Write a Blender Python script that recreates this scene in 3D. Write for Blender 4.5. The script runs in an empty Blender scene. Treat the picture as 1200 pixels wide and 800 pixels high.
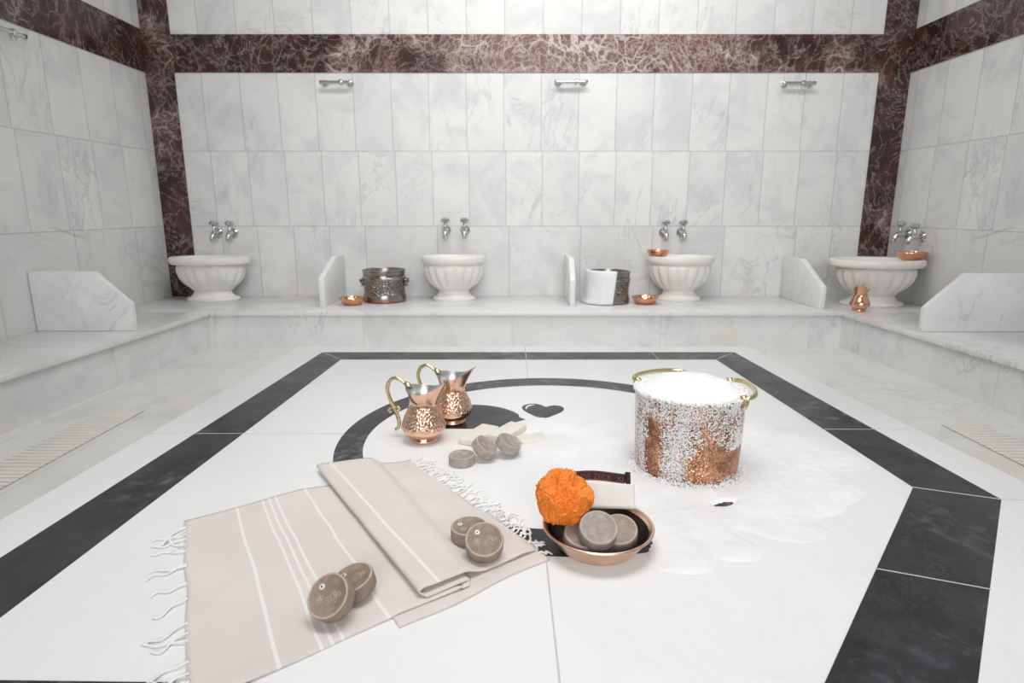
import bpy, bmesh, math, random
from mathutils import Vector, Matrix, noise, Quaternion
random.seed(7)
PI = math.pi
scene = bpy.context.scene
COL = scene.collection

# ------------------------------------------------------------------ dimensions (metres)
CAM_H = 0.85
SLAB = 0.25          # top of the heated platform
BENCH = 0.231        # top of the bench
WALL_Y = 4.387
XL, XR = -2.475, 2.69
CEIL = 3.3
REAR_Y = -2.6

# ------------------------------------------------------------------ node helpers
class G:
    def __init__(self, name):
        self.mat = bpy.data.materials.new(name)
        self.mat.use_nodes = True
        self.nt = self.mat.node_tree
        self.nt.nodes.clear()
        self.out = self.nt.nodes.new('ShaderNodeOutputMaterial')
        self.bsdf = self.nt.nodes.new('ShaderNodeBsdfPrincipled')
        self.nt.links.new(self.bsdf.outputs[0], self.out.inputs[0])
    def put(self, sock, v):
        if v is None: return
        if isinstance(v, bpy.types.NodeSocket): self.nt.links.new(v, sock)
        else:
            if isinstance(v, (tuple, list)) and len(v) == 3 and sock.type == 'RGBA': v = (*v, 1)
            sock.default_value = v
    def node(self, typ, ins=None, out=0, **kw):
        n = self.nt.nodes.new(typ)
        for k, v in kw.items(): setattr(n, k, v)
        for k, v in (ins or {}).items(): self.put(n.inputs[k], v)
        return n.outputs[out]
    def m(self, op, a, b=0.0, c=None):
        n = self.nt.nodes.new('ShaderNodeMath'); n.operation = op
        self.put(n.inputs[0], a); self.put(n.inputs[1], b)
        if c is not None: self.put(n.inputs[2], c)
        return n.outputs[0]
    def mr(self, v, a, b, c=0.0, d=1.0, smooth=False):
        n = self.nt.nodes.new('ShaderNodeMapRange'); n.clamp = True
        if smooth: n.interpolation_type = 'SMOOTHSTEP'
        for i, x in enumerate((v, a, b, c, d)): self.put(n.inputs[i], x)
        return n.outputs[0]
    def mix(self, f, a, b):
        n = self.nt.nodes.new('ShaderNodeMix'); n.data_type = 'RGBA'
        self.put(n.inputs[0], f); self.put(n.inputs[6], a); self.put(n.inputs[7], b)
        return n.outputs[2]
    def coord(self, which='Object'):
        return self.node('ShaderNodeTexCoord', out=which)
    def xyz(self, v):
        n = self.nt.nodes.new('ShaderNodeSeparateXYZ'); self.put(n.inputs[0], v)
        return n.outputs
    def comb(self, x, y, z):
        return self.node('ShaderNodeCombineXYZ', {0: x, 1: y, 2: z})
    def vadd(self, a, b):
        return self.node('ShaderNodeVectorMath', {0: a, 1: b}, operation='ADD')
    def vscale(self, a, s):
        n = self.nt.nodes.new('ShaderNodeVectorMath'); n.operation = 'MULTIPLY'
        self.put(n.inputs[0], a); self.put(n.inputs[1], s)
        return n.outputs[0]
    def noise(self, v, scale, detail=4.0, rough=0.55, dist=0.0, out=0):
        return self.node('ShaderNodeTexNoise', {'Vector': v, 'Scale': scale, 'Detail': detail, 'Roughness': rough, 'Distortion': dist}, out=out)
    def bump(self, h, strength, dist):
        n = self.nt.nodes.new('ShaderNodeBump')
        n.inputs['Strength'].default_value = strength; n.inputs['Distance'].default_value = dist
        self.put(n.inputs['Height'], h)
        self.nt.links.new(n.outputs[0], self.bsdf.inputs['Normal'])
    def set(self, **kw):
        for k, v in kw.items(): self.put(self.bsdf.inputs[k.replace('_', ' ')], v)
        return self.mat

def marble_color(g, vec, light=(0.80, 0.80, 0.79), grey=(0.62, 0.63, 0.64), vein=(0.46, 0.47, 0.49), stain=None, amt=1.0):
    cl = g.noise(vec, 2.6, 5, 0.6, 1.2)
    cloud = g.mr(cl, 0.42, 0.72, 0, 0.8 * amt, True)
    col = g.mix(cloud, light, grey)
    sv = g.vscale(vec, (1.0, 1.0, 0.55))
    v1 = g.noise(sv, 2.1, 7, 0.62, 2.2)
    a = g.m('ABSOLUTE', g.m('SUBTRACT', v1, 0.5))
    line = g.mr(a, 0.0, 0.022, 1.0, 0.0)
    gate = g.mr(g.noise(vec, 1.7, 2, 0.5, 0.3), 0.5, 0.68, 0, 0.7 * amt)
    col = g.mix(g.m('MULTIPLY', line, gate), col, vein)
    if stain:
        s = g.mr(g.noise(g.vadd(vec, (7.3, 2.1, 4.4)), 1.9, 5, 0.6, 1.0), 0.5, 0.75, 0, 0.75, True)
        col = g.mix(s, col, stain)
    return col

def mat_plain(name, color, rough=0.4, metal=0.0, bumpscale=None, bumpdist=0.001, bstr=0.5, **kw):
    g = G(name)
    c = g.coord()
    n = g.noise(c, 9.0, 4)
    col = g.mix(g.mr(n, 0.3, 0.7), tuple(x * 0.93 for x in color), tuple(min(1, x * 1.05) for x in color))
    if bumpscale: g.bump(g.noise(c, bumpscale, 4, 0.6), bstr, bumpdist)
    return g.set(Base_Color=col, Roughness=rough, Metallic=metal, **kw)

def mat_tiles(name, axis, phase, width, stain_low=True, light=(0.80, 0.80, 0.79)):
    g = G(name)
    p = g.xyz(g.coord())
    u = p[axis]; z = p[2]
    tv = g.m('DIVIDE', g.m('SUBTRACT', z, 0.222), 0.5105)
    j = g.m('FLOOR', tv)
    # every course is shifted a little, as laid by hand
    rowsh = g.m('MULTIPLY', g.node('ShaderNodeTexWhiteNoise', {'W': g.m('ADD', j, 3.5)}, out='Value', noise_dimensions='1D'), 0.16)
    tu = g.m('ADD', g.m('DIVIDE', g.m('SUBTRACT', u, phase), width), rowsh)
    # some stones of the lowest course are double width
    i1 = g.m('FLOOR', tu)
    i2 = g.m('FLOOR', g.m('DIVIDE', tu, 2.0))
    low = g.m('LESS_THAN', j, 0.5)
    r2 = g.node('ShaderNodeTexWhiteNoise', {'Vector': g.comb(i2, j, 2.0)}, out='Value', noise_dimensions='3D')
    dbl = g.m('MULTIPLY', low, g.m('GREATER_THAN', r2, 0.42))
    fx1 = g.m('FRACT', tu)
    fx2 = g.m('FRACT', g.m('DIVIDE', tu, 2.0))
    d1 = g.m('MULTIPLY', g.m('MINIMUM', fx1, g.m('SUBTRACT', 1.0, fx1)), width)
    d2 = g.m('MULTIPLY', g.m('MINIMUM', fx2, g.m('SUBTRACT', 1.0, fx2)), width * 2)
    dx = g.m('ADD', g.m('MULTIPLY', d2, dbl), g.m('MULTIPLY', d1, g.m('SUBTRACT', 1.0, dbl)))
    ci = g.m('ADD', g.m('MULTIPLY', g.m('ADD', i2, 0.37), g.m('MULTIPLY', dbl, 2.0)), g.m('MULTIPLY', i1, g.m('SUBTRACT', 1.0, dbl)))
    fz = g.m('FRACT', tv)
    dz = g.m('MULTIPLY', g.m('MINIMUM', fz, g.m('SUBTRACT', 1.0, fz)), 0.5105)
    d = g.m('MINIMUM', dx, dz)
    grout = g.mr(d, 0.0012, 0.0045, 1.0, 0.0)
    wn = g.node('ShaderNodeTexWhiteNoise', {'Vector': g.comb(ci, j, 0.5)}, out='Color', noise_dimensions='3D')
    wv = g.node('ShaderNodeTexWhiteNoise', {'Vector': g.comb(ci, j, 9.5)}, out='Value', noise_dimensions='3D')
    pos = g.comb(u, 0.0, z)
    vec = g.vadd(pos, g.vscale(wn, (23.0, 17.0, 31.0)))
    stain = (0.70, 0.63, 0.53) if stain_low else None
    col = marble_color(g, vec, light=light)
    sm = g.mr(g.noise(g.vadd(pos, (3.0, 1.0, 5.0)), 2.6, 5, 0.65, 1.5), 0.44, 0.70, 0, 0.8, True)
    lowm = g.mr(z, 0.25, 0.80, 1.0, 0.08)
    col = g.mix(g.m('MULTIPLY', sm, lowm), col, (0.68, 0.62, 0.53))
    tone = g.mr(wv, 0, 1, 0.0, 0.30)
    col = g.mix(tone, col, (0.60, 0.61, 0.62))
    # rusty veins here and there
    rv = g.m('ABSOLUTE', g.m('SUBTRACT', g.noise(g.vscale(pos, (0.7, 1, 1.8)), 1.3, 6, 0.6, 1.4), 0.5))
    rl = g.m('MULTIPLY', g.mr(rv, 0, 0.008, 1, 0), g.mr(g.noise(g.vadd(pos, (9, 9, 2)), 1.1, 2), 0.55, 0.7, 0, 0.55))
    col = g.mix(rl, col, (0.42, 0.34, 0.25))
    col = g.mix(g.m('MULTIPLY', grout, 0.5), col, (0.33, 0.33, 0.33))
    g.bump(g.m('SUBTRACT', 1.0, grout), 0.25, 0.001)
    return g.set(Base_Color=col, Roughness=g.mr(g.noise(pos, 6, 3), 0.3, 0.7, 0.42, 0.55), Specular_IOR_Level=0.3)

def mat_rosso():
    g = G('rosso_marble')
    c = g.coord()
    w = g.node('ShaderNodeVectorMath', {0: g.noise(c, 3.0, 4, 0.6, 0.4, out='Color'), 1: (0.5, 0.5, 0.5)}, operation='SUBTRACT')
    vec = g.vadd(c, g.vscale(w, (0.35, 0.35, 0.35)))
    ed = g.node('ShaderNodeTexVoronoi', {'Vector': vec, 'Scale': 9.0}, out='Distance', feature='DISTANCE_TO_EDGE')
    ed2 = g.node('ShaderNodeTexVoronoi', {'Vector': g.vadd(vec, (3.3, 1.2, 0.7)), 'Scale': 22.0}, out='Distance', feature='DISTANCE_TO_EDGE')
    px = g.xyz(c)[0]
    mid_glare = g.mr(g.m('ABSOLUTE', g.m('SUBTRACT', px, 0.35)), 0.15, 1.9, 0.24, -0.14)      # colour paled mid-wall, painting in the glare on the polished band
    big = g.mr(g.m('ADD', g.noise(g.vadd(c, (5.1, 2.2, 8.1)), 1.6, 4, 0.6, 0.8), mid_glare), 0.40, 0.66, 0, 1, True)
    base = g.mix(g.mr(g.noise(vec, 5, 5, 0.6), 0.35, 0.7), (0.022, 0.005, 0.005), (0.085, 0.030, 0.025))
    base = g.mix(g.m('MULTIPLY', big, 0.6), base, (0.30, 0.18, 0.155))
    l1 = g.m('MULTIPLY', g.mr(ed, 0.0, 0.085, 1, 0), g.mr(g.noise(c, 4.0, 3), 0.38, 0.62, 0.0, 1.0))
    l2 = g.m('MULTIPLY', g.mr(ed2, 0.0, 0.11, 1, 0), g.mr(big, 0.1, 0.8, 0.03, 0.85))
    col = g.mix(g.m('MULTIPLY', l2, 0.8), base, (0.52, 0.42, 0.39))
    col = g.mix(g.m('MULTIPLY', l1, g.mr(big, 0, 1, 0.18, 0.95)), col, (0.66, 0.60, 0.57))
    lv = g.m('ABSOLUTE', g.m('SUBTRACT', g.noise(g.vadd(c, (1, 7, 3)), 3.2, 6, 0.65, 2.5), 0.5))
    col = g.mix(g.mr(lv, 0.0, 0.013, 0.5, 0.0), col, (0.58, 0.52, 0.50))
    return g.set(Base_Color=col, Roughness=0.2, Specular_IOR_Level=0.5)

def mat_marble(name, **kw):
    rough = kw.pop('rough', 0.3)
    g = G(name)
    col = marble_color(g, g.coord(), **kw)
    return g.set(Base_Color=col, Roughness=rough, Specular_IOR_Level=0.45)

def mat_black_stone():
    g = G('black_marble')
    c = g.coord()
    col = g.mix(g.mr(g.noise(c, 6, 6, 0.65, 0.6), 0.35, 0.75), (0.018, 0.018, 0.021), (0.050, 0.052, 0.058))
    a = g.m('ABSOLUTE', g.m('SUBTRACT', g.noise(c, 5, 7, 0.7, 2.0), 0.5))
    col = g.mix(g.m('MULTIPLY', g.mr(a, 0, 0.006, 0.4, 0), g.mr(g.noise(c, 2.2, 2), 0.5, 0.62)), col, (0.22, 0.22, 0.23))
    # dried lime and foam residue, in blotches
    s = g.m('MULTIPLY', g.mr(g.noise(c, 30, 5, 0.6, 0.5), 0.50, 0.70), g.mr(g.noise(g.vadd(c, (2.4, 5, 1)), 2.4, 2), 0.46, 0.66, 0.04, 0.5))
    col = g.mix(s, col, (0.34, 0.37, 0.42))
    return g.set(Base_Color=col, Roughness=g.mr(g.noise(c, 9, 4), 0.3, 0.7, 0.25, 0.42), Specular_IOR_Level=0.35)

def mat_copper(name, hammered, color=(0.86, 0.48, 0.32), rough=0.16, zlo=None, zhi=None, scale=95):
    g = G(name)
    c = g.coord()
    col = g.mix(g.mr(g.noise(c, 22, 4), 0.35, 0.7), tuple(x * 0.86 for x in color), color)
    if hammered:
        vo = g.node('ShaderNodeTexVoronoi', {'Vector': c, 'Scale': scale}, out='Distance', feature='SMOOTH_F1')
        h = g.m('POWER', vo, 1.5)
        if zlo is not None:
            z = g.xyz(c)[2]
            k = g.m('MULTIPLY', g.mr(z, zlo, zlo + 0.004), g.mr(z, zhi - 0.004, zhi, 1, 0))
            h = g.m('MULTIPLY', h, k)
        g.bump(h, 0.9, 0.006)
    else:
        g.bump(g.noise(c, 45, 2), 0.12, 0.003)
    return g.set(Base_Color=col, Roughness=rough, Metallic=1.0)

def mat_pail():
    g = G('worn_copper')
    c = g.coord()
    n = g.noise(c, 24, 6, 0.7, 0.5)
    col = g.mix(g.mr(n, 0.36, 0.62), (0.30, 0.115, 0.055), (0.84, 0.46, 0.29))
    col = g.mix(g.mr(g.noise(g.vadd(c, (3, 3, 3)), 8, 5), 0.5, 0.75, 0, 0.6), col, (0.88, 0.58, 0.40))
    sp = g.noise(c, 150, 3, 0.6)
    col = g.mix(g.mr(sp, 0.50, 0.62, 0, 0.6), col, (0.20, 0.085, 0.05))
    vo = g.node('ShaderNodeTexVoronoi', {'Vector': c, 'Scale': 190}, out='Distance')
    g.bump(vo, 0.7, 0.004)
    return g.set(Base_Color=col, Roughness=0.3, Metallic=1.0)

def mat_silver(name='tinned_copper', base=(0.50, 0.48, 0.45), rough=0.24, engraved=False, worn=True):
    g = G(name)
    c = g.coord()
    col = g.mix(g.mr(g.noise(c, 14, 5), 0.35, 0.7), tuple(x * 0.72 for x in base), base)
    if engraved:
        z = g.xyz(c)[2]
        k = g.m('MULTIPLY', g.mr(z, 0.05, 0.06), g.mr(z, 0.15, 0.16, 1, 0))
        vo = g.node('ShaderNodeTexVoronoi', {'Vector': c, 'Scale': 55}, out='Distance', feature='DISTANCE_TO_EDGE')
        g.bump(g.m('MULTIPLY', vo, k), 1.0, 0.01)
        col = g.mix(g.m('MULTIPLY', k, g.mr(vo, 0.02, 0.12, 0.75, 0)), col, (0.06, 0.05, 0.045))
        if worn: col = g.mix(g.mr(z, 0.012, 0.03, 0.8, 0), col, (0.45, 0.2, 0.11))
    return g.set(Base_Color=col, Roughness=rough, Metallic=1.0)

def mat_towel():
    g = G('woven_cotton')
    n = g.nt.nodes.new('ShaderNodeUVMap')
    uv = n.outputs[0]
    p = g.xyz(uv)
    u = p[0]
    base = g.mix(g.mr(g.noise(g.comb(u, p[1], 0.0), 5, 3), 0.35, 0.65), (0.74, 0.675, 0.645), (0.79, 0.725, 0.69))
    st = None
    for (c0, w) in STRIPES:
        d = g.m('ABSOLUTE', g.m('SUBTRACT', u, c0))
        s = g.mr(d, w * 0.7, w * 1.1, 1, 0)
        st = s if st is None else g.m('MAXIMUM', st, s)
    col = g.mix(st, base, (0.88, 0.86, 0.84))
    wv = g.m('MULTIPLY', g.m('SINE', g.m('MULTIPLY', u, 2600.0)), g.m('SINE', g.m('MULTIPLY', p[1], 2600.0)))
    wr = g.noise(g.comb(u, p[1], 0.0), 14, 4, 0.6, 0.6)
    g.bump(g.m('ADD', g.m('MULTIPLY', wv, 0.12), wr), 0.35, 0.0025)
    return g.set(Base_Color=col, Roughness=0.92, Specular_IOR_Level=0.1)
STRIPES = [(0.110, 0.0032), (0.167, 0.0028), (0.182, 0.0028), (0.197, 0.0028), (0.267, 0.0032), (0.585, 0.0035)]

def mat_soap(name, dark, light, rough=0.55):
    g = G(name)
    c = g.coord()
    n = g.noise(c, 60, 5, 0.65)
    col = g.mix(g.mr(n, 0.35, 0.7), dark, light)
    sp = g.node('ShaderNodeTexVoronoi', {'Vector': c, 'Scale': 420}, out='Distance')
    col = g.mix(g.mr(sp, 0.0, 0.25, 0.35, 0), col, tuple(min(1, x * 1.7) for x in light))
    g.bump(n, 0.35, 0.001)
    return g.set(Base_Color=col, Roughness=rough, Specular_IOR_Level=0.3)

def mat_floor():
    g = G('floor_marble')
    c = g.coord()
    col = marble_color(g, c, light=(0.76, 0.76, 0.74), grey=(0.60, 0.61, 0.61), stain=(0.74, 0.665, 0.52))
    p = g.xyz(c)
    fx = g.m('FRACT', g.m('DIVIDE', g.m('ADD', p[0], 10.06), 0.34)); fy = g.m('FRACT', g.m('DIVIDE', g.m('ADD', p[1], 10.2), 0.9))
    d = g.m('MINIMUM', g.m('MULTIPLY', g.m('MINIMUM', fx, g.m('SUBTRACT', 1.0, fx)), 0.34), g.m('MULTIPLY', g.m('MINIMUM', fy, g.m('SUBTRACT', 1.0, fy)), 0.9))
    col = g.mix(g.mr(d, 0.001, 0.004, 0.4, 0), col, (0.4, 0.38, 0.34))
    return g.set(Base_Color=col, Roughness=0.28)

def mat_bench():
    g = G('bench_marble')
    c = g.coord()
    p = g.xyz(c)
    s = g.m('ADD', p[0], g.m('MULTIPLY', p[1], 1.0))
    cell = g.m('FLOOR', g.m('DIVIDE', s, 0.93))
    off = g.node('ShaderNodeTexWhiteNoise', {'W': cell}, out='Color', noise_dimensions='1D')
    col = marble_color(g, g.vadd(c, g.vscale(off, (11, 11, 11))), light=(0.78, 0.78, 0.775), grey=(0.60, 0.615, 0.65), vein=(0.45, 0.47, 0.53), stain=(0.70, 0.66, 0.58), amt=0.95)
    f = g.m('FRACT', g.m('DIVIDE', s, 0.93))
    d = g.m('MULTIPLY', g.m('MINIMUM', f, g.m('SUBTRACT', 1.0, f)), 0.93)
    col = g.mix(g.mr(d, 0.001, 0.004, 0.3, 0), col, (0.4, 0.4, 0.4))
    return g.set(Base_Color=col, Roughness=0.28)

M = {}
M['tiles_back'] = mat_tiles('white_marble_tiles_back', 0, -0.018, 0.256)
M['tiles_side'] = mat_tiles('white_marble_tiles_side', 1, 4.05, 0.285)
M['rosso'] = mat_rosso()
M['bench'] = mat_bench()
M['floor'] = mat_floor()
M['slab'] = mat_marble('white_slab_marble', light=(0.875, 0.875, 0.88), grey=(0.835, 0.84, 0.85), vein=(0.78, 0.785, 0.80), amt=0.6, rough=0.33)
M['basin'] = mat_marble('cream_basin_marble', light=(0.82, 0.80, 0.76), grey=(0.74, 0.72, 0.69), vein=(0.55, 0.54, 0.52), stain=(0.80, 0.73, 0.63), rough=0.35)
M['divider'] = mat_marble('divider_marble', light=(0.83, 0.83, 0.82), grey=(0.72, 0.73, 0.74), rough=0.3)
M['black'] = mat_black_stone()
M['joint'] = mat_plain('joint_filler', (0.62, 0.62, 0.61), 0.7)
M['grate'] = mat_plain('cream_slat_marble', (0.77, 0.75, 0.69), 0.45)
M['drain'] = mat_plain('drain_channel_stone', (0.36, 0.34, 0.30), 0.8)
M['ceiling'] = mat_plain('ceiling_plaster', (0.80, 0.79, 0.78), 0.8)
M['chrome'] = mat_plain('chrome', (0.62, 0.62, 0.62), 0.18, 1.0)
M['copper_h'] = mat_copper('hammered_copper', True, color=(0.93, 0.60, 0.45), rough=0.2, zlo=0.036, zhi=0.098, scale=150)
M['copper'] = mat_copper('polished_copper', False, color=(0.90, 0.52, 0.36))
M['copper_bowl'] = mat_copper('pale_copper', False, color=(0.95, 0.68, 0.52), rough=0.28)
M['copper_small'] = mat_copper('small_bowl_copper', True, color=(0.84, 0.42, 0.25), scale=70)
M['pail'] = mat_pail()
M['tin'] = mat_silver('tin_lining', (0.93, 0.93, 0.93), 0.34)
M['tin_dark'] = mat_silver('shaded_tin_lining', (0.085, 0.07, 0.06), 0.38)  # tin coloured dark to paint in the shade inside the dish
M['silver'] = mat_silver('engraved_tinned_copper', (0.40, 0.375, 0.35), 0.27, True)
M['silver_plain'] = mat_silver('engraved_silver', (0.40, 0.375, 0.35), 0.27, True, False)
M['brass'] = mat_plain('brass', (0.78, 0.66, 0.42), 0.26, 1.0)
M['towel'] = mat_towel()
M['fringe'] = mat_plain('white_cotton_thread', (0.93, 0.92, 0.91), 0.9)
M['soap_brown'] = mat_soap('olive_brown_soap', (0.28, 0.20, 0.158), (0.40, 0.305, 0.25))
M['soap_light'] = mat_soap('pale_brown_soap', (0.34, 0.27, 0.225), (0.45, 0.37, 0.315))
M['soap_grey'] = mat_soap('grey_brown_soap', (0.34, 0.29, 0.265), (0.50, 0.44, 0.41))
M['soap_edge'] = mat_soap('dusty_soap_edge', (0.47, 0.385, 0.31), (0.60, 0.51, 0.43))
M['soap_white'] = mat_soap('cream_soap', (0.80, 0.77, 0.69), (0.86, 0.83, 0.76), 0.5)
M['bead'] = mat_plain('white_bead', (0.86, 0.85, 0.80), 0.3)
M['bead_dark'] = mat_plain('dark_bead_pupil', (0.03, 0.035, 0.05), 0.3)
M['orange'] = mat_plain('orange_netting', (0.95, 0.27, 0.03), 0.6, bumpscale=260, bumpdist=0.002, bstr=0.6)
M['mitt'] = mat_plain('cream_mitt_cloth', (0.93, 0.90, 0.85), 0.9, bumpscale=500, bumpdist=0.0005)
M['band'] = mat_plain('black_woven_band', (0.025, 0.016, 0.018), 0.8)
M['band_red'] = mat_plain('dark_red_thread', (0.24, 0.05, 0.05), 0.8)
M['foam'] = mat_plain('soap_foam', (0.95, 0.945, 0.945), 0.75, bumpscale=160, bumpdist=0.002)
M['wet_foam'] = mat_plain('thin_soap_foam', (0.895, 0.90, 0.91), 0.4, bumpscale=120, bumpdist=0.0015, bstr=0.35)
M['sheet'] = mat_plain('white_cloth', (0.84, 0.85, 0.87), 0.6)

# ------------------------------------------------------------------ mesh helpers
def mesh(name, verts, faces, mat, parent=None, smooth=False, uvs=None):
    me = bpy.data.meshes.new(name)
    me.from_pydata([tuple(v) for v in verts], [], faces)
    if uvs:
        uvl = me.uv_layers.new(name='UVMap')
        for l in me.loops: uvl.data[l.index].uv = uvs[l.vertex_index]
    me.materials.append(M[mat] if isinstance(mat, str) else mat)
    if smooth:
        for p in me.polygons: p.use_smooth = True
    me.update()
    o = bpy.data.objects.new(name, me)
    COL.objects.link(o)
    if parent: o.parent = parent
    return o

def from_bm(name, bm, mat, parent=None, smooth=False, auto=None):
    bmesh.ops.recalc_face_normals(bm, faces=bm.faces)
    me = bpy.data.meshes.new(name)
    bm.to_mesh(me); bm.free()
    me.materials.append(M[mat])
    if smooth:
        for p in me.polygons: p.use_smooth = True
    if auto is not None: me.set_sharp_from_angle(angle=math.radians(auto))
    o = bpy.data.objects.new(name, me)
    COL.objects.link(o)
    if parent: o.parent = parent
    return o

def box(name, lo, hi, mat, parent=None, bevel=0.0, seg=2):
    bm = bmesh.new()
    bmesh.ops.create_cube(bm, size=1)
    for v in bm.verts:
        for i in range(3): v.co[i] = lo[i] + (v.co[i] + 0.5) * (hi[i] - lo[i])
    if bevel: bmesh.ops.bevel(bm, geom=bm.edges[:], offset=bevel, segments=seg, affect='EDGES', profile=0.5)
    return from_bm(name, bm, mat, parent, bool(bevel), 40 if bevel else None)

def prism(name, poly, z0, z1, mat, parent=None, bevel=0.0, M4=None, seg=2):
    """polygon in the xy plane raised from z0 to z1, then moved by M4"""
    bm = bmesh.new()
    a = [bm.verts.new((x, y, z0)) for x, y in poly]
    b = [bm.verts.new((x, y, z1)) for x, y in poly]
    n = len(poly)
    bm.faces.new(a[::-1]); bm.faces.new(b)
    for i in range(n): bm.faces.new((a[i], a[(i + 1) % n], b[(i + 1) % n], b[i]))
    if bevel: bmesh.ops.bevel(bm, geom=bm.edges[:], offset=bevel, segments=seg, affect='EDGES', profile=0.5)
    if M4: bm.transform(M4)
    return from_bm(name, bm, mat, parent, bool(bevel), 40 if bevel else None)

def lathe_data(prof, n=48, sx=1.0, sy=1.0, fn=None, close=False):
    vs, fs = [], []
    k = len(prof)
    for i in range(n):
        t = 2 * PI * i / n
        for (r, z) in prof:
            p = Vector((r * math.cos(t) * sx, r * math.sin(t) * sy, z))
            if fn: p = fn(p, r, z, t)
            vs.append(p)
    kk = k if close else k - 1
    for i in range(n):
        i2 = (i + 1) % n
        for j in range(kk):
            j2 = (j + 1) % k
            fs.append((i * k + j, i2 * k + j, i2 * k + j2, i * k + j2))
    return vs, fs

def lathe(name, prof, mat, parent=None, n=48, sx=1.0, sy=1.0, fn=None, auto=35, close=False):
    vs, fs = lathe_data(prof, n, sx, sy, fn, close)
    bm = bmesh.new()
    bv = [bm.verts.new(v) for v in vs]
    for f in fs:
        try: bm.faces.new([bv[i] for i in f])
        except ValueError: pass
    bmesh.ops.remove_doubles(bm, verts=bm.verts, dist=1e-6)
    return from_bm(name, bm, mat, parent, True, auto)

def tube_data(pts, rad, n=8, cap=True):
    pts = [Vector(p) for p in pts]
    if not isinstance(rad, (list, tuple)): rad = [rad] * len(pts)
    vs, fs = [], []
    prev = None
    for i, p in enumerate(pts):
        d = (pts[min(i + 1, len(pts) - 1)] - pts[max(i - 1, 0)]).normalized()
        if prev is None:
            a = d.orthogonal().normalized()
        else:
            a = (prev - d * prev.dot(d))
            a = a.normalized() if a.length > 1e-6 else d.orthogonal().normalized()
        prev = a
        b = d.cross(a)
        for k in range(n):
            t = 2 * PI * k / n
            vs.append(p + (a * math.cos(t) + b * math.sin(t)) * rad[i])
    for i in range(len(pts) - 1):
        for k in range(n):
            k2 = (k + 1) % n
            fs.append((i * n + k, i * n + k2, (i + 1) * n + k2, (i + 1) * n + k))
    if cap:
        fs.append(tuple(range(n))[::-1]); fs.append(tuple(range((len(pts) - 1) * n, len(pts) * n)))
    return vs, fs

def tube(name, pts, rad, mat, parent=None, n=8):
    vs, fs = tube_data(pts, rad, n)
    return mesh(name, vs, fs, mat, parent, True)

def catmull(pts, k=6, closed=False):
    pts = [Vector(p) for p in pts]; out = []
    n = len(pts)
    rng = range(n) if closed else range(n - 1)
    for i in rng:
        g = lambda q: pts[q % n] if closed else pts[max(0, min(n - 1, q))]
        p0, p1, p2, p3 = g(i - 1), g(i), g(i + 1), g(i + 2)
        for s in range(k):
            t = s / k
            out.append(0.5 * ((2 * p1) + (p2 - p0) * t + (2 * p0 - 5 * p1 + 4 * p2 - p3) * t * t + (3 * p1 - p0 - 3 * p2 + p3) * t ** 3))
    if not closed: out.append(pts[-1])
    return out

def thing(name, label, cat, loc=(0, 0, 0), rotz=0.0, group=None):
    o = bpy.data.objects.new(name, None)
    o.empty_display_size = 0.05
    COL.objects.link(o)
    o.location = loc; o.rotation_euler = (0, 0, rotz)
    return tag(o, label, cat, group)

def tag(o, label, cat, group=None, kind=None):
    o['label'] = label; o['category'] = cat
    if group: o['group'] = group
    if kind: o['kind'] = kind
    return o

def structure(o): o['kind'] = 'structure'; return o

def dup(root, loc, label, quat=None, rotz=None, group=None):
    r = root.copy(); COL.objects.link(r)
    r.location = loc
    if quat is not None: r.rotation_mode = 'QUATERNION'; r.rotation_quaternion = quat
    elif rotz is not None: r.rotation_euler = (0, 0, rotz)
    r['label'] = label
    if group: r['group'] = group
    for ch in list(root.children):
        c = ch.copy(); COL.objects.link(c); c.parent = r
        for gch in list(ch.children):
            d = gch.copy(); COL.objects.link(d); d.parent = c
    return r

# ------------------------------------------------------------------ room shell
structure(box('floor', (XL - 0.2, REAR_Y - 0.2, -0.1), (XR + 0.2, WALL_Y + 0.2, 0.0), 'floor'))
structure(box('wall_back', (XL - 0.2, WALL_Y, 0.0), (XR + 0.2, WALL_Y + 0.15, CEIL), 'tiles_back'))
structure(box('wall_left', (XL - 0.15, REAR_Y, 0.0), (XL, WALL_Y, CEIL), 'tiles_side'))
structure(box('wall_right', (XR, REAR_Y, 0.0), (XR + 0.15, WALL_Y, CEIL), 'tiles_side'))
structure(box('wall_front', (XL - 0.2, REAR_Y - 0.15, 0.0), (XR + 0.2, REAR_Y, CEIL), 'tiles_back'))
structure(box('ceiling', (XL - 0.2, REAR_Y - 0.2, CEIL), (XR + 0.2, WALL_Y + 0.2, CEIL + 0.1), 'ceiling'))
# dark red marble bands and corner pilasters
Z0, Z1 = 1.752, 1.99
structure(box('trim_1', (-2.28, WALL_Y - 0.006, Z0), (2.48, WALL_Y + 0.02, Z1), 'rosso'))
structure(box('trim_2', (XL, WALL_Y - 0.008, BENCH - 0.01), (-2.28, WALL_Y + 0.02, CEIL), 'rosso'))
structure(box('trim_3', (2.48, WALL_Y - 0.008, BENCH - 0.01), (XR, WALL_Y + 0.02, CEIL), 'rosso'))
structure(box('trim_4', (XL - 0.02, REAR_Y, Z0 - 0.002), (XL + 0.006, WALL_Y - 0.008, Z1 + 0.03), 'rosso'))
structure(box('trim_5', (XR - 0.006, REAR_Y, Z0 - 0.002), (XR + 0.02, WALL_Y - 0.008, Z1 + 0.03), 'rosso'))

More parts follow.
